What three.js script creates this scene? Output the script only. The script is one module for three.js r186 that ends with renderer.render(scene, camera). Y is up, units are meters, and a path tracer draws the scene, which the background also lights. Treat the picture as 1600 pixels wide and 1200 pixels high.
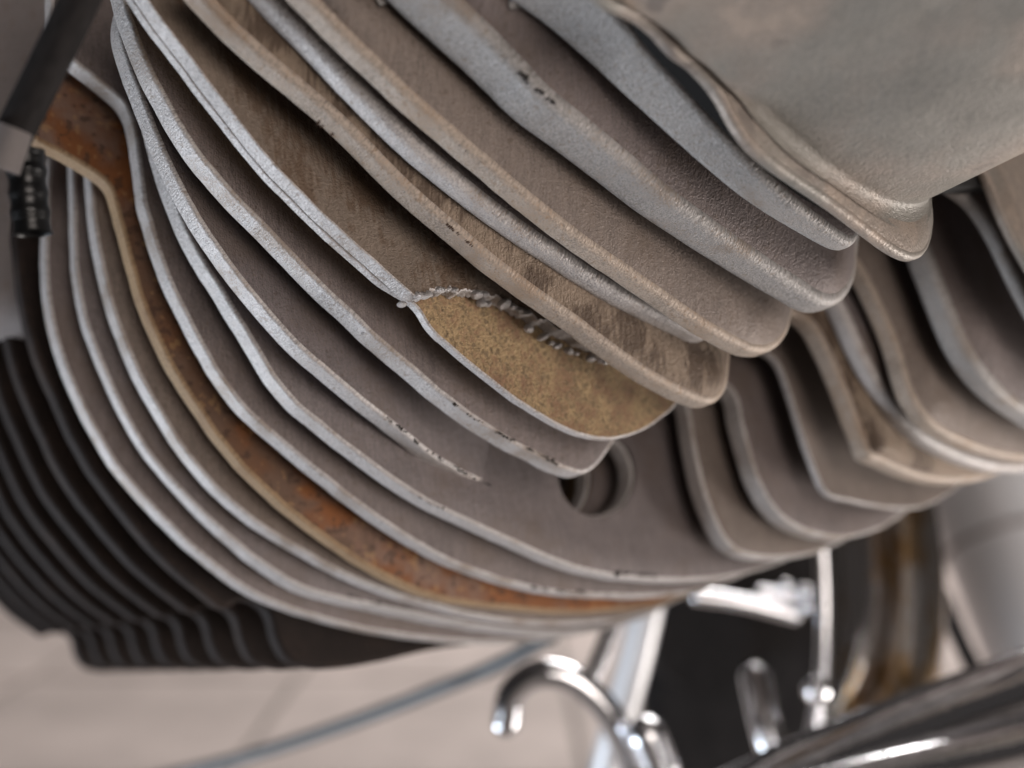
import * as THREE from 'three';
import { RectAreaLightUniformsLib } from 'three/addons/lights/RectAreaLightUniformsLib.js';
import { mergeGeometries } from 'three/addons/utils/BufferGeometryUtils.js';
import { RoundedBoxGeometry } from 'three/addons/geometries/RoundedBoxGeometry.js';

// ---------------------------------------------------------------- camera, light, exposure
const scene = new THREE.Scene();
const H = 0.46;                                       // lens height above the workshop floor
const camera = new THREE.PerspectiveCamera(40, 4 / 3, 0.01, 60);
camera.position.set(0, H, 0);
camera.lookAt(0, H, -1);
camera.focus = 0.168;
camera.userData.fStop = 7.8;
const renderer = new THREE.WebGLRenderer({ antialias: true });
renderer.toneMapping = THREE.LinearToneMapping;
renderer.toneMappingExposure = 1.05;
renderer.shadowMap.enabled = true;
RectAreaLightUniformsLib.init();
scene.background = new THREE.Color().setRGB(0.038, 0.034, 0.033);   // dim, even light of the workshop around

// ---------------------------------------------------------------- helpers
const F = 600 / Math.tan(THREE.MathUtils.degToRad(20));           // focal length in photograph pixels
const CAM = new THREE.Vector3(0, H, 0);
const th = THREE.MathUtils.degToRad(45), az = THREE.MathUtils.degToRad(25);
const N = new THREE.Vector3(Math.sin(th) * Math.cos(az), Math.sin(th) * Math.sin(az), Math.cos(th));   // cylinder axis, outboard
const O = new THREE.Vector3(0, H, -0.175);
const E2 = new THREE.Vector3(0, 1, 0).addScaledVector(N, -N.y).normalize();
const E1 = new THREE.Vector3().crossVectors(E2, N).normalize();
const ray = (x, y) => new THREE.Vector3((x - 800) / F, (600 - y) / F, -1);
const at = (x, y, s) => CAM.clone().addScaledVector(ray(x, y), s);
const mm = 0.001;
function uvOf(x, y, d) {                                          // a traced point on the fin plane at d millimetres along the axis
  const r = ray(x, y), no = N.dot(O.clone().sub(CAM));
  const s = (no + d * mm) / N.dot(r);
  const p = CAM.clone().addScaledVector(r, s).sub(O);
  return new THREE.Vector2(p.dot(E1), p.dot(E2));
}
const world = (u, v, d) => O.clone().addScaledVector(E1, u).addScaledVector(E2, v).addScaledVector(N, d * mm);
let seed = 7;
const rnd = () => { seed = (seed * 1664525 + 1013904223) >>> 0; return seed / 4294967296; };
function hash(i, j, k = 0) { let h = Math.imul(i, 374761393) ^ Math.imul(j, 668265263) ^ Math.imul(k, 2147483647 - 5); h = Math.imul(h ^ (h >>> 13), 1274126177); return ((h ^ (h >>> 16)) >>> 0) / 4294967296; }
function vnoise(x, y, k = 0, per = 0) {
  const i = Math.floor(x), j = Math.floor(y), fx = x - i, fy = y - j;
  const a = fx * fx * (3 - 2 * fx), b = fy * fy * (3 - 2 * fy);
  const w = per ? (q) => ((q % per) + per) % per : (q) => q;
  const i0 = w(i), i1 = w(i + 1), j0 = w(j), j1 = w(j + 1);
  return (hash(i0, j0, k) * (1 - a) + hash(i1, j0, k) * a) * (1 - b) + (hash(i0, j1, k) * (1 - a) + hash(i1, j1, k) * a) * b;
}
function fbm(x, y, o = 4, k = 0) { let s = 0, a = 0.5, n = 0; for (let q = 0; q < o; q++) { s += a * vnoise(x, y, k + q); n += a; a *= 0.5; x *= 2.03; y *= 2.03; } return s / n; }
const sstep = (a, b, x) => { const t = Math.min(1, Math.max(0, (x - a) / (b - a))); return t * t * (3 - 2 * t); };
const srgb = (c) => Math.round(255 * Math.min(1, Math.max(0, c <= 0.0031308 ? 12.92 * c : 1.055 * Math.pow(c, 1 / 2.4) - 0.055)));
function texture(w, h, fn, color = true) {
  const data = new Uint8Array(w * h * 4);
  for (let j = 0; j < h; j++) for (let i = 0; i < w; i++) {
    const c = fn(i / w, j / h, i, j), q = 4 * (j * w + i);
    if (color) { data[q] = srgb(c[0]); data[q + 1] = srgb(c[1]); data[q + 2] = srgb(c[2]); } else data[q] = data[q + 1] = data[q + 2] = Math.round(255 * Math.min(1, Math.max(0, c)));
    data[q + 3] = 255;
  }
  const t = new THREE.DataTexture(data, w, h);
  t.wrapS = t.wrapT = THREE.RepeatWrapping; t.magFilter = THREE.LinearFilter; t.minFilter = THREE.LinearMipmapLinearFilter; t.generateMipmaps = true;
  if (color) t.colorSpace = THREE.SRGBColorSpace;
  t.needsUpdate = true; return t;
}
const mix3 = (a, b, t) => [a[0] + (b[0] - a[0]) * t, a[1] + (b[1] - a[1]) * t, a[2] + (b[2] - a[2]) * t];

// ---------------------------------------------------------------- materials
const TILE = 0.06;                                                // one texture tile is 60 mm of metal
const rep = (t, s = TILE) => { t.repeat.set(1 / s, 1 / s); return t; };
function castTex(base, dirt, amount, k, brushed = 1) {                         // cast, oxidised aluminium: blotches, brushed streaks, pits, dirt specks
  return rep(texture(768, 768, (u, v) => {
    const blot = vnoise(u * 6, v * 6, k, 6) * 0.5 + vnoise(u * 14, v * 14, k + 1, 14) * 0.3 + vnoise(u * 40, v * 40, k + 2, 40) * 0.2;
    const streak = vnoise(u * 220, v * 22, k + 3, 220 * 22) * 0.6 + vnoise(u * 400, v * 60, k + 4, 24000) * 0.4;
    const grain = vnoise(u * 380, v * 380, k + 5, 380);
    const pit = vnoise(u * 150, v * 150, k + 6, 150);
    let c = base.map((b) => b * (0.78 + 0.40 * blot + 0.42 * brushed * (streak - 0.5) + (0.42 + 0.3 * (1 - brushed)) * (grain - 0.5)));
    c = mix3(c, dirt, amount * sstep(0.52, 0.75, blot * 0.7 + 0.3 * grain));
    if (pit > 0.86) c = mix3(c, dirt, 0.5);
    return c;
  }));
}
const grainBump = rep(texture(1024, 1024, (u, v) => 0.45 * vnoise(u * 300, v * 300, 41, 300) + 0.3 * vnoise(u * 120, v * 120, 42, 120) + 0.25 * vnoise(u * 420, v * 70, 43, 420 * 70), false));
const metal = (map, o = {}) => new THREE.MeshStandardMaterial({ map, bumpMap: grainBump, bumpScale: 0.00016, roughness: 0.62, metalness: 0.25, side: THREE.DoubleSide, ...o });
const faceMats = [3, 23, 53].map((k, i) => metal(castTex([[0.165, 0.136, 0.130], [0.185, 0.150, 0.130], [0.165, 0.140, 0.138]][i], [0.10, 0.07, 0.05], 0.5, k)));  // grimy metal tone, lowered further to put slot shade into the colour
const rimMat = metal(castTex([0.45, 0.425, 0.415], [0.21, 0.16, 0.12], 0.75, 71, 0), { roughness: 0.55 });
const dullRim = metal(castTex([0.32, 0.305, 0.295], [0.18, 0.135, 0.10], 0.75, 81, 0), { roughness: 0.6 });
const tanRim = metal(castTex([0.36, 0.30, 0.25], [0.22, 0.14, 0.08], 0.6, 91, 0), { roughness: 0.6 });
const blackMat = new THREE.MeshPhysicalMaterial({ map: castTex([0.017, 0.012, 0.0105], [0.04, 0.026, 0.019], 0.5, 111), bumpMap: grainBump, bumpScale: 0.00016, roughness: 0.75, specularIntensity: 0.35, side: THREE.DoubleSide });
const flakeMat = metal(castTex([0.62, 0.60, 0.60], [0.25, 0.22, 0.2], 0.6, 131, 0), { roughness: 0.4, metalness: 0.6 });
const grimeMat = new THREE.MeshStandardMaterial({ color: new THREE.Color().setRGB(0.018, 0.014, 0.012), roughness: 0.85 });
const rustRim = metal(castTex([0.30, 0.20, 0.11], [0.13, 0.065, 0.03], 0.7, 151, 0), { roughness: 0.75, metalness: 0 });

// ---------------------------------------------------------------- plate builder: a fin with a rounded rim, cut from traced outline points
function spline(pts, step = 0.0009) {
  if (pts.length < 3) return pts.map((p) => p.clone());
  const c = new THREE.CatmullRomCurve3(pts.map((p) => new THREE.Vector3(p.x, p.y, 0)), false, 'centripetal');
  const n = Math.max(8, Math.round(c.getLength() / step));
  return c.getSpacedPoints(n).map((p) => new THREE.Vector2(p.x, p.y));
}
function plateGeo({ outline, d, t, r = 0.7, holes = [], k = 0, plane, own = false, thick, lip }) {
  // outline: closed list of plane points; t thickness and r edge radius in mm; plane(u,v) optional extra offset in mm
  const off = plane || (() => 0);
  let poly = outline.slice();
  if (THREE.ShapeUtils.isClockWise(poly)) poly.reverse();
  const hs = holes.map((h) => { const q = h.slice(); if (!THREE.ShapeUtils.isClockWise(q)) q.reverse(); return q; });
  const pos = [], nor = [], uv = [], idxF = [], idxR = [];
  const put = (u, v, dd, n, a, b) => { if (thick && dd < d - t / 2) dd += t - thick(u, v); const p = world(u, v, dd + off(u, v)); pos.push(p.x, p.y, p.z); nor.push(n.x, n.y, n.z); uv.push(a, b); return pos.length / 3 - 1; };
  const ring = (q) => q.map((p, i) => {
    const a = q[(i + q.length - 1) % q.length], b = q[(i + 1) % q.length];
    const t2 = b.clone().sub(a).normalize();
    return new THREE.Vector2(t2.y, -t2.x);
  });
  const rm = r * mm, rings = [poly, ...hs], norms = rings.map(ring);
  // cast draft: the face rises by lip.h inwards over lip.w from the edge, less where the outline turns tightly
  const [lw, lh] = lip || [0, 0];
  const lipW = rings.map((q, i) => {
    if (!lw || i) return q.map(() => 0);
    const n = q.length, W = 6, raw = q.map((p, j) => {
      const a = q[(j + n - W) % n], b = q[(j + W) % n], u = p.clone().sub(a), v = b.clone().sub(p), cr = u.x * v.y - u.y * v.x, ch = b.distanceTo(a);
      const ang = Math.atan2(cr, u.dot(v)); if (ang < 0.05) return lw * mm;
      return Math.min(lw * mm, 0.75 * ch / (2 * Math.sin(Math.min(1.5, ang))) );
    });
    const w = raw.map((x, j) => (q[j].noLip ? 0 : x)), cross = (a, b, c) => (b.x - a.x) * (c.y - a.y) - (b.y - a.y) * (c.x - a.x);
    for (let pass = 0; pass < 40; pass++) {                       // narrow the margin until the inset outline no longer crosses itself
      for (let j = 0; j < 2 * n; j++) { const a = j % n, b = (j + 1) % n; w[b] = Math.min(w[b], w[a] + 0.35 * Math.min(0.001, q[a].distanceTo(q[b]))); }
      for (let j = 2 * n; j > 0; j--) { const a = j % n, b = (j + n - 1) % n; w[b] = Math.min(w[b], w[a] + 0.35 * Math.min(0.001, q[a].distanceTo(q[b]))); }
      const Q = q.map((p, j) => p.clone().addScaledVector(norms[i][j], -rm - w[j])); let hits = 0;
      for (let a = 0; a < n; a++) for (let b = a + 2; b < n; b++) {
        if (a === 0 && b === n - 1) continue;
        const A = Q[a], B = Q[a + 1], C = Q[b], D = Q[(b + 1) % n];
        if (Math.min(A.x, B.x) > Math.max(C.x, D.x) || Math.min(C.x, D.x) > Math.max(A.x, B.x)) continue;
        if (cross(A, B, C) * cross(A, B, D) < 0 && cross(C, D, A) * cross(C, D, B) < 0) { hits++; const near = b - a < n / 2; for (const m of near ? Array.from({ length: b - a + 2 }, (_, z) => a + z) : [a, a + 1, b, (b + 1) % n]) w[m % n] *= 0.6; }
      }
      if (!hits) break;
    }
    return w;
  });
  const inset = rings.map((q, i) => q.map((p, j) => p.clone().addScaledVector(norms[i][j], -rm - lipW[i][j])));
  const jx = own ? 0 : hash(k, 5) * 3, jy = own ? 0 : hash(k, 9) * 3;
  const tri = THREE.ShapeUtils.triangulateShape(inset[0], inset.slice(1));
  const flat = inset.flat();
  for (const [dd, n, flip] of [[d + lh, N, false], [d - t, N.clone().negate(), true]]) {
    const base = pos.length / 3;
    for (const p of flat) put(p.x, p.y, dd, n, p.x + jx, p.y + jy);
    if (flip) break;
    for (const [a, b, c] of tri) flip ? idxF.push(base + a, base + c, base + b) : idxF.push(base + a, base + b, base + c);
  }
  const prof = [];                                                // rim cross-section: quarter round, flat, quarter round
  for (let q = 0; q <= 5; q++) { const a = q / 5 * Math.PI / 2; prof.push([rm * (1 - Math.sin(a)), d - r * (1 - Math.cos(a)), Math.sin(a), Math.cos(a)]); }
  for (let q = 5; q >= 0; q--) { const a = q / 5 * Math.PI / 2; prof.push([rm * (1 - Math.sin(a)), d - t + r * (1 - Math.cos(a)), Math.sin(a), -Math.cos(a)]); }
  if (lw) {                                                       // the sloping margin of the face
    const q = rings[0], S = 8, base = pos.length / 3;
    for (let i = 0; i <= q.length; i++) {
      const j = i % q.length, p = q[j], n2 = norms[0][j], w = lipW[0][j] || 1e-6;
      for (let m = 0; m <= S; m++) {
        const f = m / S, ins = rm + w * (1 - f), sl = 2 * lh * mm * f / w, hh = d + lh * (1 - f * f), c = 1 / Math.sqrt(1 + sl * sl);
        const n = new THREE.Vector3().addScaledVector(E1, n2.x * sl * c).addScaledVector(E2, n2.y * sl * c).addScaledVector(N, c).normalize();
        const x = p.x - n2.x * ins, y = p.y - n2.y * ins; put(x, y, hh, n, x + jx, y + jy);
      }
    }
    for (let i = 0; i < q.length; i++) for (let m = 0; m < S; m++) { const a = base + i * (S + 1) + m, b = a + S + 1; idxF.push(a, a + 1, b, b, a + 1, b + 1); }
  }
  rings.forEach((q, ri) => {
    let L = 0; const base = pos.length / 3, M = prof.length;
    for (let i = 0; i <= q.length; i++) {
      const p = q[i % q.length], n2 = norms[ri][i % q.length];
      if (i) L += q[i - 1].distanceTo(p);
      prof.forEach(([ins, dd, no, na], m) => {
        const n = new THREE.Vector3().addScaledVector(E1, n2.x * no).addScaledVector(E2, n2.y * no).addScaledVector(N, na).normalize();
        put(p.x - n2.x * ins, p.y - n2.y * ins, dd, n, L + jy, (d - dd) * mm + jx);
      });
    }
    for (let i = 0; i < q.length; i++) for (let m = 0; m < M - 1; m++) {
      const a = base + i * M + m, b = a + M;
      idxR.push(a, a + 1, b, b, a + 1, b + 1);
    }
  });
  const g = new THREE.BufferGeometry();
  g.setAttribute('position', new THREE.Float32BufferAttribute(pos, 3));
  g.setAttribute('normal', new THREE.Float32BufferAttribute(nor, 3));
  g.setAttribute('uv', new THREE.Float32BufferAttribute(uv, 2));
  g.setIndex([...idxF, ...idxR]);
  g.addGroup(0, idxF.length, 0); g.addGroup(idxF.length, idxR.length, 1);
  return g;
}
function wobble(pts, amp, k, wave = 0.004) {                      // casting unevenness of an edge, amp in mm
  let L = 0;
  return pts.map((p, i) => {
    if (i) L += p.distanceTo(pts[i - 1]);
    const a = pts[Math.max(0, i - 1)], b = pts[Math.min(pts.length - 1, i + 1)], t = b.clone().sub(a).normalize();
    const w = (fbm(L / wave, k * 7.3, 3, k) - 0.5) * 2 * amp * mm;
    return new THREE.Vector2(p.x - t.y * w, p.y + t.x * w);
  });
}
function smooth(pts, wide = 3.2, tight = 0.8) {                    // evens out tracing error, gently at tips and corners
  const n = pts.length, L = [0]; for (let i = 1; i < n; i++) L.push(L[i - 1] + pts[i].distanceTo(pts[i - 1]));
  const step = L[n - 1] / (n - 1), w = Math.round(0.006 / step);
  const bend = pts.map((p, i) => { const a = pts[Math.max(0, i - w)], b = pts[Math.min(n - 1, i + w)]; const u = p.clone().sub(a), v = b.clone().sub(p); if (!u.length() || !v.length()) return 0; return Math.abs(u.angle() - v.angle() + 9 * Math.PI) % (2 * Math.PI) - Math.PI; });
  return pts.map((p, i) => {
    let b = 0; for (let j = Math.max(0, i - w); j <= Math.min(n - 1, i + w); j++) b = Math.max(b, Math.abs(bend[j]));
    const s = (wide + (tight - wide) * sstep(0.25, 0.6, b)) * mm, e = Math.min(L[i], L[n - 1] - L[i]), sg = Math.min(s, e / 2);
    if (sg < 1e-5) return p.clone();
    let x = 0, y = 0, t = 0; const m = Math.ceil(2.5 * sg / step);
    for (let j = Math.max(0, i - m); j <= Math.min(n - 1, i + m); j++) { const q = (L[j] - L[i]) / sg, g = Math.exp(-q * q / 2); x += g * pts[j].x; y += g * pts[j].y; t += g; }
    return new THREE.Vector2(x / t, y / t);
  });
}
const hidden = (pts) => { for (const p of pts) p.noLip = true; return pts; };
const trace = (pts, d) => pts.map(([x, y, dd]) => uvOf(x, y, dd ?? d));

function add(o, parent) { o.castShadow = o.receiveShadow = true; parent.add(o); return o; }
const used = {};
const numbered = (n) => { const c = used[n] = (used[n] ?? -1) + 1; return c ? `${n}_${String(c).padStart(3, '0')}` : n; };
function thing(name, label, category, base, group) {
  const g = new THREE.Group(); g.name = numbered(name); g.position.copy(base); g.userData = { label, category };
  if (group) g.userData.group = group;
  scene.add(g); return g;
}
function part(name, geo, mat, parent, label) {                    // geometry comes in world metres
  const p = parent.getWorldPosition(new THREE.Vector3());
  geo.translate(-p.x, -p.y, -p.z);
  const m = new THREE.Mesh(geo, mat); m.name = name; if (label) m.userData.label = label;
  return add(m, parent);
}

// ---------------------------------------------------------------- floor
{
  const t = texture(1024, 1024, (u, v) => {
    const b = vnoise(u * 5, v * 5, 201, 5) * 0.5 + vnoise(u * 17, v * 17, 202, 17) * 0.3 + vnoise(u * 70, v * 70, 203, 70) * 0.2;
    return [0.52 * (0.7 + 0.5 * b), 0.45 * (0.7 + 0.5 * b), 0.42 * (0.7 + 0.5 * b)];
  });
  t.repeat.set(1 / 0.8, 1 / 0.8);
  const mat = new THREE.MeshStandardMaterial({ map: t, roughness: 0.7 });
  const floor = new THREE.Group(); floor.name = 'floor'; floor.userData.kind = 'structure'; scene.add(floor);
  const g = new THREE.PlaneGeometry(24, 24).rotateX(-Math.PI / 2);
  { const p = g.attributes.position, uv = g.attributes.uv; for (let i = 0; i < p.count; i++) uv.setXY(i, p.getX(i), p.getZ(i)); }
  const bed = new THREE.Mesh(g, new THREE.MeshStandardMaterial({ color: new THREE.Color().setRGB(0.22, 0.195, 0.18), roughness: 0.9 })); bed.name = 'floor_bed'; bed.position.y = -0.004; add(bed, floor);
  const S = 0.42;
  for (let i = -3; i < 6; i++) for (let j = 0; j < 6; j++) {
    const q = new THREE.BoxGeometry(S - 0.012, 0.02, S - 0.012), uv = q.attributes.uv, p = q.attributes.position;
    for (let a = 0; a < p.count; a++) uv.setXY(a, p.getX(a) + i * 1.37, p.getZ(a) + j * 0.91);
    const m = new THREE.Mesh(q, mat); m.name = 'tile'; m.position.set((i - 0.5) * S + 0.085, -0.01, -0.6 - j * S); add(m, floor);
  }
}

// ---------------------------------------------------------------- light panels added outside the frame to brighten rims, faces, tips and floor
function addedLight(label, pos, target, w, h, color, intensity) {
  const g = thing('added_light', label, 'work light', pos);
  g.lookAt(target);
  const loc = (name, geo, mat) => { const m = new THREE.Mesh(geo, mat); m.name = name; return add(m, g); };
  const dark = new THREE.MeshStandardMaterial({ color: 0x202022, roughness: 0.5 });
  loc('housing', new RoundedBoxGeometry(w + 0.06, h + 0.06, 0.05, 2, 0.01).translate(0, 0, -0.032), dark);
  loc('diffuser', new THREE.BoxGeometry(w, h, 0.006), new THREE.MeshStandardMaterial({ color: 0xffffff, emissive: new THREE.Color().setRGB(...color), emissiveIntensity: intensity * 0.5, roughness: 0.6 }));
  const L = new THREE.RectAreaLight(new THREE.Color().setRGB(...color), intensity, w, h);
  L.position.set(0, 0, 0.008); L.rotation.y = Math.PI; g.add(L);
  return g;
}
addedLight('added light panel low beside the cylinder barrel, out of view', new THREE.Vector3(-0.58, 0.12, -0.12), new THREE.Vector3(-0.02, H, -0.19), 0.5, 0.18, [0.80, 0.89, 1.0], 9.5);  // unseen panel, added to brighten the fin rims from lower left
addedLight('added light panel behind the camera facing the valve cover', new THREE.Vector3(0.42, 0.66, 0.72), new THREE.Vector3(0.02, H, -0.18), 0.6, 0.5, [1.0, 0.88, 0.80], 3.0);  // unseen soft panel, added to light the fin faces from beside the camera
addedLight('added light panel low on the muffler side, out of view', new THREE.Vector3(0.66, 0.13, -0.27), new THREE.Vector3(0.06, H, -0.19), 0.36, 0.22, [1.0, 0.93, 0.88], 13);  // unseen panel, added to brighten fin tips from the lower right
addedLight('added overhead light panel for the floor behind, out of view', new THREE.Vector3(0.9, 2.3, -2.6), new THREE.Vector3(0.3, 0, -1.6), 1.6, 0.8, [1.0, 0.95, 0.92], 14);  // unseen panel, added to brighten the floor and muffler behind

// ---------------------------------------------------------------- cylinder head: fins
const headBase = world(0, 0, -30);
const head = thing('cylinder_head_casting', 'grey cast aluminium cylinder head with stacked cooling fins, one fin chipped', 'cylinder head', headBase);
// each fin: traced front edge from the upper end along the left lobe, round its tip, through the notch and along the right lobe; then how it closes inside
const R = { right: [[1780, 640], [1780, -120]], in: [[1120, 700], [1000, 200], [700, -60]] };
const fins = {
  head_flange: { d: 47, t: 9, lip: [3, 0.3], taper: [[950, 10], 9.5, [1330, 385], 3.8], r: 1.4, mats: [2, dullRim], pts: [[870, -70], [945, 0], [1000, 63], [1060, 130], [1120, 198], [1195, 278], [1240, 318], [1290, 355], [1322, 378], [1338, 382], [1347, 365], [1352, 325], [1385, 285], [1440, 270], [1490, 295], [1530, 325], [1562, 375], [1600, 455], [1650, 540], [1720, 600]], close: R.right },
  D: { d: 34, t: 8, lip: [9, 2.4], taper: [[750, 40], 8.6, [1300, 475], 6], r: 1.9, mats: [0, dullRim], pts: [[640, -70], [705, 0], [750, 40], [800, 92], [862, 158], [920, 202], [1000, 270], [1075, 330], [1125, 365], [1200, 417], [1250, 449], [1287, 472], [1309, 475], [1330, 461], [1342, 438], [1346, 395], [1352, 350], [1390, 325], [1435, 362], [1465, 430], [1485, 480], [1510, 540], [1550, 598], [1600, 640], [1680, 690]], close: [[1780, 600], [1780, -60], [900, -140]] },
  C: { d: 22, t: 4.2, r: 1.3, lip: [8, 2.2], mats: [1, tanRim], pts: [[430, -60], [492, 5], [540, 55], [600, 110], [650, 160], [712, 212], [800, 288], [850, 330], [900, 368], [955, 408], [1012, 446], [1075, 490], [1124, 522], [1160, 541], [1195, 551], [1220, 541], [1238, 512], [1243, 480], [1252, 430], [1290, 398], [1335, 405], [1358, 440], [1378, 480], [1400, 530], [1414, 580], [1428, 620], [1453, 658], [1500, 688], [1560, 710], [1600, 717], [1680, 722]], close: [[1760, 500], [1500, 100], [700, -140]] },
  Cc: { d: 15.5, t: 4.6, r: 1.8, lip: [5, 0.8], mats: [2, rimMat], pts: [[370, -60], [428, 4], [500, 75], [550, 130], [600, 180], [650, 230], [720, 288], [800, 350], [875, 400], [950, 450], [1025, 490], [1075, 514], [1105, 527], [1150, 500], [1200, 440], [1285, 432], [1322, 492], [1350, 555], [1380, 608], [1402, 642], [1437, 678], [1475, 703], [1520, 722], [1570, 734], [1640, 728], [1700, 690]], close: [[1720, 500], [1450, 150], [700, -140]] },
  B: { d: 10, t: 4.4, r: 1.3, lip: [7, 1.8], mats: ['hairy', tanRim], pts: [[280, -50], [327, 3], [365, 45], [400, 76], [450, 118], [500, 160], [550, 207], [600, 257], [642, 300], [675, 326], [712, 359], [750, 392], [800, 432], [850, 468], [900, 502], [945, 538], [985, 567], [1040, 601], [1080, 620], [1110, 630], [1128, 622], [1140, 600], [1143, 570], [1152, 520], [1200, 490], [1268, 505], [1300, 560], [1325, 620], [1336, 650], [1350, 682], [1360, 712], [1378, 720], [1420, 739], [1460, 750], [1500, 753], [1540, 748], [1590, 725], [1640, 680], [1670, 620]], close: [[1600, 400], [1350, 200], [600, -140]] },
  b: { d: -11.5, t: 4.4, r: 0.7, mats: [0, rimMat], pts: [[175, -70], [192, 0], [205, 40], [220, 80], [235, 115], [255, 150], [275, 190], [300, 230], [330, 265], [360, 300], [400, 342], [425, 365], [470, 415], [510, 455], [560, 500], [600, 540], [640, 570], [672, 600], [716, 636], [760, 666], [800, 691], [840, 711], [870, 727], [892, 736], [912, 740], [935, 726], [950, 706], [962, 688], [985, 650], [1040, 612], [1105, 590], [1147, 613], [1159, 660], [1172, 710], [1190, 762], [1215, 800], [1242, 822], [1280, 836], [1330, 840], [1390, 820], [1440, 775], [1470, 720]], close: [[1400, 500], [1150, 200], [600, -120]] },
  a2r: { d: -20.5, t: 4.2, r: 0.8, mats: [1, rimMat], pts: [[1020, 570], [1060, 600], [1075, 640], [1082, 687], [1095, 750], [1112, 800], [1130, 838], [1152, 861], [1200, 873], [1250, 870], [1290, 860], [1350, 825], [1400, 770]], close: [[1300, 600], [1150, 560]] },
  a1: { d: -30.5, t: 4.2, r: 0.7, mats: [2, rimMat], hole: [929, 742, 57, 62], pts: [[235, 190], [255, 270], [270, 310], [283, 340], [300, 380], [325, 420], [350, 460], [380, 510], [402, 546], [430, 593], [460, 630], [500, 661], [530, 687], [585, 727], [632, 762], [695, 798], [750, 823], [800, 846], [840, 864], [880, 881], [920, 893], [960, 901], [1030, 907], [1100, 906], [1160, 898], [1230, 876], [1290, 840], [1340, 780]], close: [[1300, 500], [1150, 300], [500, 0]] },
  Hh: { d: -40, t: 4.0, r: 0.7, mats: [0, rimMat], hole: [862, 748, 55, 66], pts: [[82, -60], [80, 20], [86, 72], [110, 92], [160, 130], [195, 163], [208, 195], [216, 250], [223, 310], [235, 350], [250, 400], [265, 440], [290, 490], [315, 540], [352, 600], [400, 657], [445, 694], [510, 748], [585, 806], [625, 833], [675, 863], [725, 886], [760, 899], [800, 911], [850, 923], [900, 929], [960, 932], [1020, 932], [1080, 926], [1150, 905], [1220, 865], [1270, 810]], close: [[1200, 500], [1000, 200], [500, -60]] },
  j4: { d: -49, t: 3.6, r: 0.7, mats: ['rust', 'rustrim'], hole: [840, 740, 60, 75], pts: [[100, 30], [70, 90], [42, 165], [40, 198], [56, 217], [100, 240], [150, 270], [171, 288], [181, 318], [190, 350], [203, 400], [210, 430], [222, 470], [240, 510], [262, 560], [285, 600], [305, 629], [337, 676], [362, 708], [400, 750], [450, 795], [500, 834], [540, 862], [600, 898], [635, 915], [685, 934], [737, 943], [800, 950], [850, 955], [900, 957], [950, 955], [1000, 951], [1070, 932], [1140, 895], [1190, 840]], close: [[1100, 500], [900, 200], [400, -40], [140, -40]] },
  j3: { d: -57.5, t: 3.8, r: 0.7, mats: [1, rimMat], hole: [820, 745, 70, 80], pts: [[140, 250], [143, 300], [145, 330], [150, 370], [158, 410], [170, 460], [185, 510], [205, 560], [224, 600], [250, 644], [277, 690], [312, 735], [350, 775], [400, 817], [450, 848], [505, 880], [550, 903], [625, 932], [675, 946], [740, 962], [800, 972], [860, 976], [920, 974], [980, 967], [1050, 944], [1110, 905], [1150, 850]], close: [[1050, 500], [800, 300], [300, 200]] },
  j2: { d: -66, t: 4.0, taper: [[330, 815], 4.0, [600, 950], 6.5], r: 0.7, mats: [2, rimMat], pts: [[112, 240], [115, 320], [117, 400], [122, 450], [130, 490], [147, 540], [172, 600], [200, 657], [227, 702], [262, 746], [300, 787], [350, 832], [400, 874], [445, 904], [482, 924], [530, 935], [600, 950], [680, 966], [760, 980], [840, 989], [900, 989], [950, 983], [1020, 960], [1080, 920], [1120, 860]], close: [[1000, 500], [800, 300], [300, 200]] },
  j1: { d: -75, t: 4.0, r: 0.7, mats: [0, rimMat], pts: [[76, 240], [73, 320], [71, 400], [73, 450], [80, 500], [91, 540], [112, 600], [140, 655], [163, 700], [193, 743], [237, 791], [278, 835], [335, 884], [380, 918], [430, 943], [480, 960], [550, 979], [640, 995], [720, 1003], [800, 1004], [880, 997], [960, 975], [1020, 940], [1060, 880]], close: [[950, 500], [800, 300], [300, 200]] },
};
const [LW, LH] = [0.26, 0.2];                                     // plane area covered by a one-off face texture
function faceTex(d, fn, k) {                                      // a face with its own stains, painted in plane metres
  const c0 = uvOf(760, 520, d), w = 1024, h = 1024;
  const t = texture(w, h, (u, v) => fn(c0.x + (u - 0.5) * LW, c0.y + (v - 0.5) * LH));
  t.repeat.set(1 / LW, 1 / LH); t.wrapS = t.wrapT = THREE.ClampToEdgeWrapping;
  t.offset.set(0.5 - c0.x / LW, 0.5 - c0.y / LH);
  return t;
}
function grainy(base, x, y, k) {
  const bl = fbm(x / 0.012, y / 0.012, 4, k), st = vnoise(x / 0.00028, y / 0.0022, k + 8), gr = vnoise(x / 0.00025, y / 0.00025, k + 9);
  return base.map((b) => b * (0.76 + 0.44 * bl + 0.22 * (st - 0.5) + 0.2 * (gr - 0.5)));
}
const XR = uvOf(1120, 620, -2.9).x, XL = uvOf(470, 800, -49).x, YT = uvOf(190, 290, -49).y;
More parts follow.
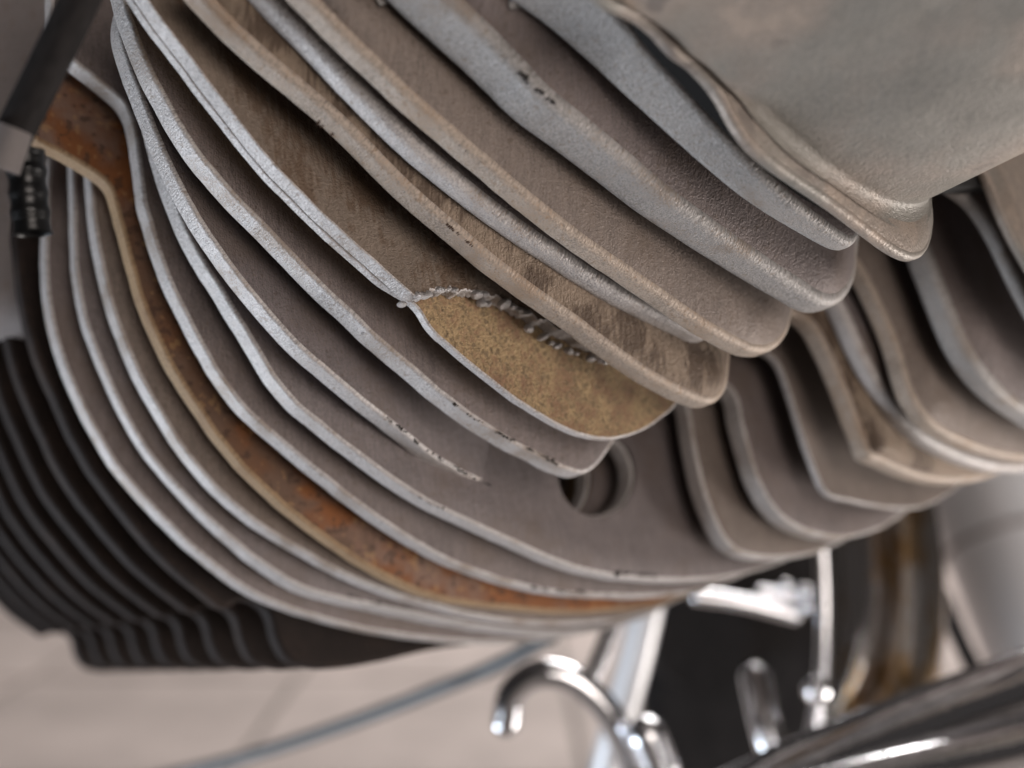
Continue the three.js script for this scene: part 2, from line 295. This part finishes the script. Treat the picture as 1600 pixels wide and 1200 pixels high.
const special = {
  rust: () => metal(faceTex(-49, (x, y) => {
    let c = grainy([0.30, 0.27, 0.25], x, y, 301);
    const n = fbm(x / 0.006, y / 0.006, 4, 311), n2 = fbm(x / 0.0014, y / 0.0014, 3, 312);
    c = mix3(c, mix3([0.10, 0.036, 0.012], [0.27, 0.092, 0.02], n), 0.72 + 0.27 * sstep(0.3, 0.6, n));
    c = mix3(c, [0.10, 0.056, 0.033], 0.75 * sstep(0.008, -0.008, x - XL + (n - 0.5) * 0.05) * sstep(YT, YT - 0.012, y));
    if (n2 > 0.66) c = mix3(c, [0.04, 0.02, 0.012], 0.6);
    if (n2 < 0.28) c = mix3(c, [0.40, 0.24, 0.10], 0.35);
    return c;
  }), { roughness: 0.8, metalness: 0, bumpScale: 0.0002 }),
  hairy: () => metal(faceTex(10.5, (x, y) => {
    let c = grainy([0.22, 0.165, 0.12], x, y, 331);
    const n = fbm(x / 0.005, y / 0.007, 4, 341), h = vnoise(x / 0.0003, y / 0.0016, 342);
    c = mix3(c, [0.06, 0.035, 0.02], sstep(0.40, 0.62, n * 0.75 + h * 0.25) * 0.85);
    return c;
  }), { roughness: 0.7, metalness: 0.1, bumpScale: 0.0003 }),
  brown: () => metal(faceTex(0, (x, y) => {
    let c = grainy([0.18, 0.14, 0.11], x, y, 351);
    const n = fbm(x / 0.006, y / 0.008, 4, 361), h = vnoise(x / 0.0003, y / 0.0018, 362);
    c = mix3(c, [0.10, 0.06, 0.035], sstep(0.42, 0.65, n * 0.7 + h * 0.3) * 0.8);
    return c;
  }), { roughness: 0.7, metalness: 0.1, bumpScale: 0.00025 }),
  ochre: () => metal(faceTex(-2.4, (x, y) => {
    const n = fbm(x / 0.004, y / 0.004, 4, 371), m = vnoise(x / 0.00055, y / 0.0007, 372), g = vnoise(x / 0.00026, y / 0.0003, 373);
    let c = mix3([0.22, 0.13, 0.075], [0.36, 0.255, 0.135], sstep(0.3, 0.65, n * 0.6 + m * 0.4));
    c = c.map((q) => q * (0.75 + 0.5 * g));
    c = mix3(c, [0.07, 0.045, 0.028], 0.75 * sstep(0.5, 0.72, 0.45 * m + 0.3 * g + 0.25 * vnoise(x / 0.00013, y / 0.00016, 374)));
    if (x - XR + (n - 0.5) * 0.03 > 0) c = grainy([0.185, 0.15, 0.13], x, y, 381);   // the ochre stain ends; plain fin metal as on its neighbours
    return c;
  }), { roughness: 0.85, metalness: 0, bumpScale: 0.0003 }),
};
let fk = 1;
function matOf(m) { if (typeof m === 'number') return faceMats[m]; if (m === 'rustrim') return rustRim; if (typeof m === 'string') return special[m](); return m; }
const ellipse = (cx, cy, rx, ry, d, n = 56) => Array.from({ length: n }, (_, i) => uvOf(cx + rx * Math.cos(i / n * 6.28318), cy + ry * Math.sin(i / n * 6.28318), d));
function taper(d, a, ta, b, tb) {                                // thickness that changes evenly from ta at traced point a to tb at b
  const A = uvOf(a[0], a[1], d), B = uvOf(b[0], b[1], d).sub(A), L = B.lengthSq();
  return (u, v) => { const q = Math.min(1.15, Math.max(-0.3, ((u - A.x) * B.x + (v - A.y) * B.y) / L)); return ta + (tb - ta) * q; };
}
for (const f of Object.values(fins)) {
  fk++;
  const edge = wobble(smooth(spline(trace(f.pts, f.d))), 0.16, fk);
  const geo = plateGeo({ outline: [...hidden(edge.slice(0, 1)), ...edge.slice(1, -1), ...hidden(edge.slice(-1)), ...hidden(trace(f.close, f.d))], d: f.d, t: f.t, r: f.r, k: fk, own: typeof f.mats[0] === 'string', lip: f.lip || [4.5, 0.7], thick: f.taper && taper(f.d, ...f.taper), holes: f.hole ? [ellipse(...f.hole, f.d)] : [] });
  f.edge = edge;
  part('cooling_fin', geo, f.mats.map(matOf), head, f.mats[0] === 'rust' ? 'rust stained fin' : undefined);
}
// the fin whose left lobe sinks into the plate with the hole
{
  const d0 = -20.5, px = [[190, 0], [184, 50], [200, 95], [215, 140], [232, 180], [252, 230], [270, 270], [285, 300], [305, 335], [330, 375], [360, 415], [400, 468], [430, 500], [470, 545], [533, 598], [575, 633], [605, 656], [632, 677], [682, 717], [735, 746], [785, 768], [825, 785]];
  const tipW = uvOf(825, 785, -31), s0 = uvOf(480, 555, d0), dir = tipW.clone().sub(s0), Lp = dir.length(); dir.normalize();
  const sink = (u, v) => -10.6 * sstep(0, 1, (new THREE.Vector2(u, v).sub(s0).dot(dir)) / Lp);
  // traced points found on the sloping surface by iteration
  const pts = px.map(([x, y]) => { let d = d0, p; for (let i = 0; i < 12; i++) { p = uvOf(x, y, d); d = d0 + sink(p.x, p.y); } return p; });
  const edge = wobble(smooth(spline(pts)), 0.16, 77), end = edge[edge.length - 1], pre = edge[edge.length - 6];
  const ext = end.clone().add(end.clone().sub(pre).normalize().multiplyScalar(0.006));
  // cut into strips so that the slope is followed
  const inner = uvOf(700, 300, d0);
  const cs = [];
  const n = edge.length, top = Array.from({ length: n }, (_, i) => edge[i].clone().lerp(inner, 0.55));
  const g = stripPlate([...edge, ext], [...top, ext.clone().lerp(inner, 0.4)], d0, 4.2, 0.7, sink);
  part('cooling_fin', g, [faceMats[2], rimMat], head);
}
function stripPlate(edge, top, d, t, r, off) {                    // a curved fin: quad strip face between edge and top, with a rounded rim along edge
  const pos = [], uv = [], idxF = [], idxR = [];
  const put = (p, dd) => { const w = world(p.x, p.y, dd + off(p.x, p.y)); pos.push(w.x, w.y, w.z); return pos.length / 3 - 1; };
  const K = 10, rm = r * mm, n = edge.length;
  const nr = edge.map((p, i) => { const a = edge[Math.max(0, i - 1)], b = edge[Math.min(n - 1, i + 1)], q = b.clone().sub(a).normalize(); const w = new THREE.Vector2(-q.y, q.x); if (w.dot(p.clone().sub(top[i])) < 0) w.negate(); return w; });
  for (const dd of [d, d - t]) {
    const base = pos.length / 3;
    for (let i = 0; i < n; i++) for (let k = 0; k <= K; k++) { const a = edge[i].clone().addScaledVector(nr[i], -rm), p = a.lerp(top[i], k / K); put(p, dd); uv.push(p.x, p.y); }
    for (let i = 0; i < n - 1; i++) for (let k = 0; k < K; k++) { const a = base + i * (K + 1) + k, b = a + K + 1; idxF.push(a, b, a + 1, b, b + 1, a + 1); }
  }
  const prof = [];
  for (let q = 0; q <= 5; q++) { const a = q / 5 * Math.PI / 2; prof.push([rm * (1 - Math.sin(a)), d - r * (1 - Math.cos(a))]); }
  for (let q = 5; q >= 0; q--) { const a = q / 5 * Math.PI / 2; prof.push([rm * (1 - Math.sin(a)), d - t + r * (1 - Math.cos(a))]); }
  let L = 0; const base = pos.length / 3, M = prof.length;
  for (let i = 0; i < n; i++) { if (i) L += edge[i].distanceTo(edge[i - 1]); prof.forEach(([ins, dd]) => { put(edge[i].clone().addScaledVector(nr[i], -ins), dd); uv.push(L, (d - dd) * mm); }); }
  for (let i = 0; i < n - 1; i++) for (let m = 0; m < M - 1; m++) { const a = base + i * M + m, b = a + M; idxR.push(a, a + 1, b, b, a + 1, b + 1); }
  const g = new THREE.BufferGeometry();
  g.setAttribute('position', new THREE.Float32BufferAttribute(pos, 3));
  g.setAttribute('uv', new THREE.Float32BufferAttribute(uv, 2));
  g.setIndex([...idxF, ...idxR]); g.computeVertexNormals();
  g.addGroup(0, idxF.length, 0); g.addGroup(idxF.length, idxR.length, 1);
  return g;
}
// the chipped fin: a spalled outer layer with a jagged break over the ochre stained layer that remains
const cLeft = [[195, -60], [230, 0], [260, 40], [290, 80], [320, 120], [355, 165], [400, 225], [430, 260], [475, 305], [520, 350], [560, 385], [610, 430]];
{
  const jag = [[648, 464], [655, 460], [664, 463], [671, 455], [683, 450], [690, 456], [704, 450], [714, 457], [728, 454], [740, 457], [752, 455], [766, 463], [778, 462], [792, 474], [803, 477], [815, 487], [826, 488], [842, 500], [858, 503], [874, 516], [893, 521], [910, 535], [930, 541], [952, 556], [980, 566]];
  const edge = wobble(smooth(spline(trace([...cLeft, [640, 456]], 0))), 0.16, 31);
  const jagged = [];
  const J = trace(jag, 0);
  for (let i = 0; i < J.length - 1; i++) for (let q = 0; q < 4; q++) { const p = J[i].clone().lerp(J[i + 1], q / 4); p.x += (rnd() - 0.5) * 0.0004; p.y += (rnd() - 0.5) * 0.0006; jagged.push(p); }
  const outline = [...edge, ...jagged, ...trace([[1040, 560], [1000, 300], [600, -100]], 0)];
  part('cooling_fin', plateGeo({ outline, d: 0, t: 2.8, r: 0.25, k: 32, own: true }), [special.brown(), rimMat], head, 'broken fin layer with a jagged edge');
  const e2 = wobble(smooth(spline([...trace(cLeft, 0), ...trace([[652, 478], [668, 506], [690, 530], [720, 555], [760, 588], [800, 620], [850, 652], [900, 677], [940, 687], [965, 686], [1000, 675], [1032, 655], [1062, 628], [1080, 595], [1110, 560], [1180, 545], [1215, 565], [1237, 620], [1252, 670], [1273, 730], [1293, 770], [1330, 782], [1380, 792], [1440, 793], [1470, 780], [1520, 740], [1560, 690]], -2.9)])), 0.14, 33);
  part('cooling_fin', plateGeo({ outline: [...e2, ...trace([[1440, 650], [1200, 200], [600, -120]], -2.9)], d: -2.9, t: 1.7, r: 0.35, k: 34, own: true }), [special.ochre(), rimMat], head, 'ochre stained fin under the break');
  // bright crumbs of bare metal along the break
  const crumbs = [];
  const cr = (x, y, d, s) => { const g = new THREE.IcosahedronGeometry(s * mm, 1); const p = g.attributes.position; const k = rnd() * 100; for (let i = 0; i < p.count; i++) { const v = new THREE.Vector3().fromBufferAttribute(p, i); const w = 0.6 + 0.8 * vnoise(v.x * 900 + k, v.y * 900 + v.z * 700, 5); p.setXYZ(i, v.x * w * 1.5, v.y * w, v.z * w); } g.computeVertexNormals(); const q = uvOf(x, y, d); const c = world(q.x, q.y, d); g.rotateZ(-0.5 + rnd()); g.translate(c.x, c.y, c.z); crumbs.push(g); };
  for (const [x, y] of [[652, 462], [660, 461], [668, 459], [684, 452], [690, 453], [700, 452], [708, 453], [745, 460], [757, 459], [788, 474], [800, 479], [812, 485], [818, 488]]) cr(x, y, -0.3, 0.45 + 0.35 * rnd());
  for (const [x, y] of [[751, 474], [762, 475], [826, 514], [848, 526], [862, 536], [870, 540], [890, 549], [900, 553], [922, 560], [936, 564], [946, 566]]) cr(x, y, -1.9, 0.4 + 0.3 * rnd());
  cr(627, 476, -1.6, 0.5); cr(569, 521, -13, 0.4);
  part('metal_crumbs', mergeGeometries(crumbs), flakeMat, head).userData.kind = 'stuff';
}
// black crust of burnt oil on fin edges
function crust(pts, d, w, h, k) {
  const P = spline(trace(pts, d), 0.0005), out = [];
  P.forEach((p, i) => {
    for (let q = 0; q < 3; q++) {
      const dens = vnoise(i * 0.35, k + 0.5, k); if (rnd() > dens * dens * 1.3) continue;
      const s = w * mm * (0.25 + 0.8 * rnd() * rnd()) * (0.5 + dens), g = new THREE.IcosahedronGeometry(1, 1), a = g.attributes.position, kk = rnd() * 50;
      const c = p.clone().add(new THREE.Vector2((rnd() - 0.5) * w * 1.6 * mm, (rnd() - 0.5) * w * 1.6 * mm));
      for (let m = 0; m < a.count; m++) { const x = a.getX(m), y = a.getY(m), z = a.getZ(m), f = 0.55 + 0.9 * vnoise(x * 1.7 + kk, y * 1.7 + z * 1.3, 3); const W = world(c.x + x * s * f * 1.3, c.y + y * s * f, d + z * h * 0.6 * f); a.setXYZ(m, W.x, W.y, W.z); }
      g.computeVertexNormals(); out.push(g);
    }
  });
  return mergeGeometries(out);
}
const crusts = [
  crust([[712, 632], [730, 646], [760, 664], [800, 688], [840, 708], [870, 724]], -11.5, 0.28, 0.3, 3),
  crust([[604, 654], [620, 664], [634, 676], [660, 698], [690, 718], [730, 741], [765, 757]], -21.5, 0.26, 0.35, 5),
  crust([[958, 894], [980, 896], [1005, 897], [1029, 901]], -30.5, 0.6, 0.4, 7),
  crust([[820, 908], [835, 918], [870, 922], [920, 926], [955, 930]], -40, 0.35, 0.4, 9),
  crust([[538, 926], [560, 934], [600, 944], [640, 950]], -66, 0.35, 0.4, 13),
  crust([[638, 768], [670, 785], [692, 795]], -30.5, 0.25, 0.3, 15),
];
const brownCrust = new THREE.MeshStandardMaterial({ color: new THREE.Color().setRGB(0.05, 0.024, 0.012), roughness: 0.9 });
part('rust_spot', crust([[470, 166], [490, 184], [508, 200], [523, 214]], 10.5, 0.3, 0.5, 21), brownCrust, head);
part('rust_spot', crust([[700, 352], [716, 366], [738, 384]], 10.5, 0.26, 0.5, 23), brownCrust, head);
crusts.push(crust([[806, 108], [826, 128], [846, 146], [862, 160]], 34.6, 0.38, 0.6, 27), crust([[716, 226], [728, 236]], 22.5, 0.3, 0.3, 29));
for (const g of crusts) part('burnt_oil_crust', g, grimeMat, head);
// solid core that the fins grow from
{
  const g = plateGeo({ outline: spline(trace([[500, -120], [620, 60], [760, 220], [900, 330], [1020, 400], [1100, 380], [1200, 330], [1400, 330], [1560, 500]], -14), 0.003).concat(trace([[1560, -120]], -14)), d: 44, t: 118, r: 1, k: 90 });
  part('core', g, [faceMats[0], faceMats[0]], head);
}

// ---------------------------------------------------------------- valve cover
{
  const cover = thing('valve_cover', 'smooth grey valve cover bolted against the outermost fin', 'valve cover', world(0.03, 0.03, 55));
  const coverTex = texture(1024, 1024, (u, v) => {
    const x = u * 0.16, y = v * 0.16, n = fbm(x / 0.02, y / 0.02, 4, 801), m = fbm(x / 0.0045, y / 0.006, 4, 811), g = vnoise(x / 0.0003, y / 0.0003, 821);
    let c = mix3([0.225, 0.212, 0.19], [0.29, 0.245, 0.21], sstep(0.35, 0.65, n)).map((q) => q * (0.72 + 0.34 * m + 0.25 * g));
    c = mix3(c, [0.11, 0.095, 0.09], 0.55 * sstep(0.58, 0.7, m) * sstep(0.45, 0.6, n));
    c = mix3(c, [0.42, 0.34, 0.28], 0.5 * sstep(0.42, 0.32, m) * sstep(0.5, 0.62, n));
    return c;
  });
  coverTex.repeat.set(1 / 0.16, 1 / 0.16);
  const cm = metal(coverTex, { roughness: 0.5, metalness: 0.3 });
  const dV = 52.5;
  const fl = [[880, -70], [955, 4], [994, 20], [1032, 47], [1060, 80], [1089, 100], [1113, 126], [1131, 149], [1147, 181], [1165, 210], [1192, 240], [1240, 277], [1290, 309], [1350, 355], [1400, 391], [1428, 404], [1448, 397], [1459, 372], [1462, 340], [1459, 303]];
  const rg = [[930, -90], [1012, 0], [1060, 40], [1090, 66], [1115, 88], [1140, 110], [1160, 128], [1190, 155], [1205, 168], [1250, 210], [1290, 245], [1325, 270], [1362, 294], [1395, 310], [1420, 317], [1438, 316], [1450, 311], [1457, 306], [1461, 300]];
  const right = [[1476, 274], [1508, 252], [1538, 264], [1552, 290], [1572, 340], [1600, 395], [1650, 470], [1750, 560]];
  const edge = wobble(smooth(spline(trace([...fl, ...right], dV))), 0.12, 55);
  part('flange', plateGeo({ outline: [...hidden(edge.slice(0, 1)), ...edge.slice(1), ...hidden(trace([[1800, 400], [1800, -200]], dV))], d: dV, t: 2.2, r: 1.0, k: 56, lip: [4, 1.1] }), [cm, cm], cover);
  // body: loft from the flange face through a concave fillet into the side wall that runs outboard
  const A = trace(fl, dV), B = trace(rg, dV + 2.8);
  const n = 160, ca = new THREE.CatmullRomCurve3(A.map((p) => new THREE.Vector3(p.x, p.y, 0)), false, 'centripetal'), cb = new THREE.CatmullRomCurve3(B.map((p) => new THREE.Vector3(p.x, p.y, 0)), false, 'centripetal');
  const pos = [], uv = [], idx = [];
  const lv = [];
  for (let q = 0; q <= 12; q++) { const a = q / 12 * Math.PI / 2; lv.push([0.5 + 0.5 * Math.sin(a), dV + 0.95 + 1.85 * (1 - Math.cos(a))]); }
  for (let q = 1; q <= 12; q++) lv.push([1 + 0.02 * q, dV + 2.8 + q * 7]);
  let L = 0;
  for (let i = 0; i <= n; i++) {
    const a = ca.getPoint(i / n), b = cb.getPoint(i / n); if (i) L += b.distanceTo(cb.getPoint((i - 1) / n));
    for (const [f, dd] of lv) { const u = a.x + (b.x - a.x) * f, v = a.y + (b.y - a.y) * f; const dent = 0.35 * (fbm(L / 0.012, dd / 12, 3, 61) - 0.5) * mm; const p = world(u + dent, v + dent, dd); pos.push(p.x, p.y, p.z); uv.push(L, dd * mm + f * 0.01); }
  }
  // far side wall of the cover so that it is a closed box
  const M = lv.length;
  for (let i = 0; i < n; i++) for (let m = 0; m < M - 1; m++) { const a = i * M + m, b = a + M; idx.push(a, b, a + 1, b, b + 1, a + 1); }
  const last = n * M, e0 = pos.length / 3;
  lv.forEach(([f, dd]) => { const b = B[B.length - 1]; const p = world(b.x + 0.004, b.y + 0.06, dd); pos.push(p.x, p.y, p.z); uv.push(L + 0.06, dd * mm); });
  for (let m = 0; m < M - 1; m++) { const a = last + m, b = e0 + m; idx.push(a, b, a + 1, b, b + 1, a + 1); }
  const g = new THREE.BufferGeometry(); g.setAttribute('position', new THREE.Float32BufferAttribute(pos, 3)); g.setAttribute('uv', new THREE.Float32BufferAttribute(uv, 2)); g.setIndex(idx); g.computeVertexNormals();
  part('cover_body', g, cm, cover);
  const gk = plateGeo({ outline: spline(trace([[950, -50], [1008, 58], [1066, 122], [1125, 186], [1210, 268], [1300, 325], [1390, 300]], 48), 0.002).concat(trace([[1700, 300], [1700, -150]], 48)), d: 50.4, t: 3.3, r: 0.2, k: 58 });
  part('gasket', gk, new THREE.MeshStandardMaterial({ color: 0x0b0a0a, roughness: 0.9 }), cover);
}

// ---------------------------------------------------------------- black cylinder barrel
{
  const barrel = thing('cylinder_barrel', 'matt black finned cylinder barrel behind the grey head', 'cylinder barrel', world(-0.02, 0, -120));
  const base = trace([[25, 230], [22, 320], [30, 430], [52, 540], [88, 625], [132, 718], [192, 800], [262, 880], [330, 935], [352, 950], [385, 935], [420, 955], [434, 1000], [452, 1030], [500, 1044], [580, 1036], [690, 1012], [780, 1000]], -86);
  const ctr = uvOf(560, 480, -86);
  for (let i = 0; i < 9; i++) {
    const d = -86 - i * 17, s = 1 - 0.019 * i;
    const pts = base.map((p) => p.clone().sub(ctr).multiplyScalar(s).add(ctr));
    const edge = wobble(smooth(spline(pts, 0.0012)), 0.15, 500 + i);
    part('barrel_fin', plateGeo({ outline: [...edge, ctr.clone().add(new THREE.Vector2(0.05, 0.02)), ctr.clone().add(new THREE.Vector2(-0.03, 0.05))], d, t: 4.5, r: 1.2, k: 500 + i }), [blackMat, blackMat], barrel);
  }
  const core = base.map((p) => p.clone().sub(ctr).multiplyScalar(0.8).add(ctr));
  part('core', plateGeo({ outline: [...spline(core, 0.003), ctr.clone().add(new THREE.Vector2(0.05, 0.02))], d: -82, t: 120, r: 1, k: 600 }), [blackMat, blackMat], barrel);
}

// ---------------------------------------------------------------- small parts and pipes behind
const chromeBump = texture(512, 512, (u, v) => vnoise(u * 60, v * 60, 701, 60) * 0.6 + vnoise(u * 200, v * 200, 702, 200) * 0.4, false);
const chrome = new THREE.MeshStandardMaterial({ color: new THREE.Color().setRGB(0.82, 0.83, 0.86), metalness: 1, roughness: 0.12, bumpMap: chromeBump, bumpScale: 0.00004 });
const tintChrome = new THREE.MeshStandardMaterial({ map: texture(512, 512, (u, v) => { const n = vnoise(u * 8, v * 30, 711) * 0.6 + vnoise(u * 40, v * 90, 712) * 0.4; return mix3([0.72, 0.69, 0.66], [0.52, 0.34, 0.17], sstep(0.4, 0.75, n)); }), metalness: 1, roughness: 0.2 });
const blackGloss = new THREE.MeshStandardMaterial({ color: 0x0a0a0b, roughness: 0.3 });
const blackMatt = new THREE.MeshPhysicalMaterial({ map: texture(256, 256, (u, v) => { const n = vnoise(u * 20, v * 20, 721, 20); return [0.008 + 0.008 * n, 0.007 + 0.007 * n, 0.007 + 0.007 * n]; }), roughness: 0.85, specularIntensity: 0.4 });
const grey = metal(castTex([0.30, 0.27, 0.265], [0.16, 0.12, 0.1], 0.5, 731), {});
const silver = new THREE.MeshStandardMaterial({ color: new THREE.Color().setRGB(0.80, 0.80, 0.82), metalness: 0.35, roughness: 0.38 });
function tubeGeo(path, r, seg = 60, rs = 24) {
  const c = new THREE.CatmullRomCurve3(path.map(([x, y, s]) => at(x, y, s)), false, 'centripetal');
  const g = new THREE.TubeGeometry(c, seg, r, rs, false);
  const caps = [0, 1].map((e) => { const s = new THREE.SphereGeometry(r * 0.999, rs, 12); const p = c.getPoint(e); return s.translate(p.x, p.y, p.z); });
  return mergeGeometries([g, ...caps]);
}
function tube(name, label, category, path, r, mat, partName = 'tube') {
  const b = at(...path[0]);
  const t = thing(name, label, category, b);
  part(partName, tubeGeo(path, r), mat, t);
  return t;
}
{ // top left: frame bar, crankcase, stud
  const t = tube('frame_bar', 'straight black bar leaning across the corner beside rust stained fin', 'bar', [[175, -110, 0.135], [125, 0, 0.136], [27, 200, 0.139], [20, 214, 0.1393]], 0.0024, blackMatt, 'bar');
  const c = thing('crankcase', 'brown grey crankcase casting behind the black bar', 'crankcase', at(-100, 100, 0.30));
  const g = new RoundedBoxGeometry(0.09, 0.16, 0.06, 4, 0.012); g.rotateY(0.5); g.rotateZ(-0.2); const p = at(-90, -60, 0.235); g.translate(p.x, p.y, p.z);
  part('case', g, grey, c);
  const s = thing('cylinder_stud', 'short black threaded stud with a pale sleeve at the end of black bar', 'stud', at(20, 280, 0.15));
  const prof = []; for (let i = 0; i <= 60; i++) prof.push(new THREE.Vector2(0.0025 + 0.0002 * Math.cos(i / 60 * 6.283 * 4) * vnoise(i * 0.4, 1), i / 60 * 0.0115));
  const lg = new THREE.LatheGeometry(prof, 32); lg.translate(0, -0.0115, 0); lg.rotateZ(0.1); const q = at(38, 236, 0.145); lg.translate(q.x, q.y, q.z);
  part('thread', lg, blackGloss, s);
  const sl = new THREE.CylinderGeometry(0.0022, 0.0024, 0.0055, 32); sl.rotateZ(-0.35); const q2 = at(12, 232, 0.138); sl.translate(q2.x, q2.y, q2.z);
  part('sleeve', sl, grey, s);
}
tube('control_cable', 'slender cable sweeping over the pale floor below the fins', 'cable', [[230, 1220, 0.42], [400, 1178, 0.40], [560, 1125, 0.38], [690, 1075, 0.36], [780, 1038, 0.34], [860, 995, 0.33]], 0.0026, new THREE.MeshStandardMaterial({ color: new THREE.Color().setRGB(0.10, 0.105, 0.11), roughness: 0.28 }), 'cable_sheath');
tube('bent_rod', 'bent chrome rod curling down beside the cable', 'rod', [[790, 1130, 0.31], [800, 1085, 0.31], [835, 1055, 0.31], [885, 1058, 0.31], [935, 1095, 0.31], [970, 1150, 0.31], [1000, 1240, 0.31]], 0.0042, chrome, 'rod');
tube('upright_rod', 'short bright chrome rod standing above the bent rod', 'rod', [[965, 960, 0.34], [945, 1010, 0.335], [925, 1060, 0.33]], 0.003, chrome, 'rod');
tube('frame_tube', 'grey frame tube running down beside the dark gearbox', 'frame tube', [[1015, 930, 0.40], [995, 1020, 0.40], [965, 1130, 0.40], [940, 1230, 0.40]], 0.0062, silver, 'tube');
{
  const g = thing('gearbox', 'black gearbox housing in the shade behind the pipes', 'gearbox', at(1130, 1100, 0.55));
  const b = new RoundedBoxGeometry(0.10, 0.20, 0.08, 4, 0.01); const p = at(1150, 1080, 0.56); b.rotateY(-0.1); b.translate(p.x, p.y, p.z);
  part('housing', b, blackMatt, g);
  const r = new THREE.CylinderGeometry(0.022, 0.024, 0.03, 32); r.rotateX(1.4); const q = at(1090, 1000, 0.5); r.translate(q.x, q.y, q.z); part('boss', r, blackMatt, g);
}
{
  const t = thing('shift_lever', 'polished lever with bolt heads under the fins', 'lever', at(1180, 950, 0.36));
  part('arm', tubeGeo([[1090, 932, 0.36], [1150, 940, 0.36], [1240, 962, 0.36]], 0.0028), chrome, t);
  part('link', tubeGeo([[1190, 925, 0.365], [1262, 942, 0.365]], 0.0024), chrome, t);
  for (const [x, y] of [[1262, 948], [1228, 918], [1258, 925]]) { const s = new THREE.SphereGeometry(0.0026, 20, 14); const p = at(x, y, 0.357); s.translate(p.x, p.y, p.z); part('bolt_head', s, chrome, t); }
}
{
  const t = thing('exhaust_header', 'brown tinted chrome exhaust header pipe dropping below the fins', 'exhaust pipe', at(1390, 1000, 0.36));
  part('pipe', tubeGeo([[1375, 760, 0.40], [1390, 860, 0.39], [1392, 960, 0.38], [1380, 1060, 0.37], [1345, 1160, 0.36], [1300, 1260, 0.36]], 0.0185), tintChrome, t);
  part('heat_clamp', tubeGeo([[1284, 850, 0.36], [1288, 950, 0.355], [1284, 1060, 0.35], [1270, 1150, 0.345]], 0.0026), chrome, t);
  const s = new THREE.SphereGeometry(0.0045, 24, 16); const p = at(1276, 1078, 0.335); s.translate(p.x, p.y, p.z); part('clamp_bolt', s, chrome, t);
}
tube('crossover_pipe', 'polished chrome crossover pipe passing in front of the header', 'exhaust pipe', [[1050, 1310, 0.29], [1220, 1225, 0.285], [1380, 1160, 0.28], [1500, 1115, 0.275], [1700, 1045, 0.265]], 0.0098, chrome, 'pipe');
tube('lower_pipe', 'thinner polished pipe under the crossover pipe', 'exhaust pipe', [[1180, 1260, 0.27], [1400, 1210, 0.265], [1560, 1175, 0.26], [1700, 1140, 0.255]], 0.006, chrome, 'pipe');
{
  const t = thing('stand_foot', 'rounded chrome stand foot in front of the gearbox', 'stand', at(1190, 1130, 0.33));
  part('foot', tubeGeo([[1180, 1060, 0.345], [1195, 1130, 0.335], [1215, 1200, 0.33]], 0.0050), chrome, t);
  part('knob', tubeGeo([[1010, 1150, 0.30], [1030, 1200, 0.30]], 0.0058), chrome, t);
}
{
  const t = thing('muffler', 'bright silver muffler behind the header pipe', 'muffler', at(1560, 900, 0.62));
  part('shell', tubeGeo([[1500, 640, 0.70], [1560, 820, 0.66], [1640, 1020, 0.62], [1700, 1160, 0.60]], 0.036, 60, 40), silver, t);
  const a = at(1572, 850, 0.655), b = at(1600, 920, 0.64);
  const ring = new THREE.TorusGeometry(0.0365, 0.0022, 12, 48); ring.lookAt(b.clone().sub(a)); ring.translate(a.x, a.y, a.z);
  part('band', ring, grey, t);
}
tube('hanger_strap', 'narrow black hanger strap between header and muffler', 'strap', [[1470, 930, 0.45], [1500, 1000, 0.45], [1545, 1090, 0.45]], 0.0038, blackMatt, 'strap');
renderer.render(scene, camera);
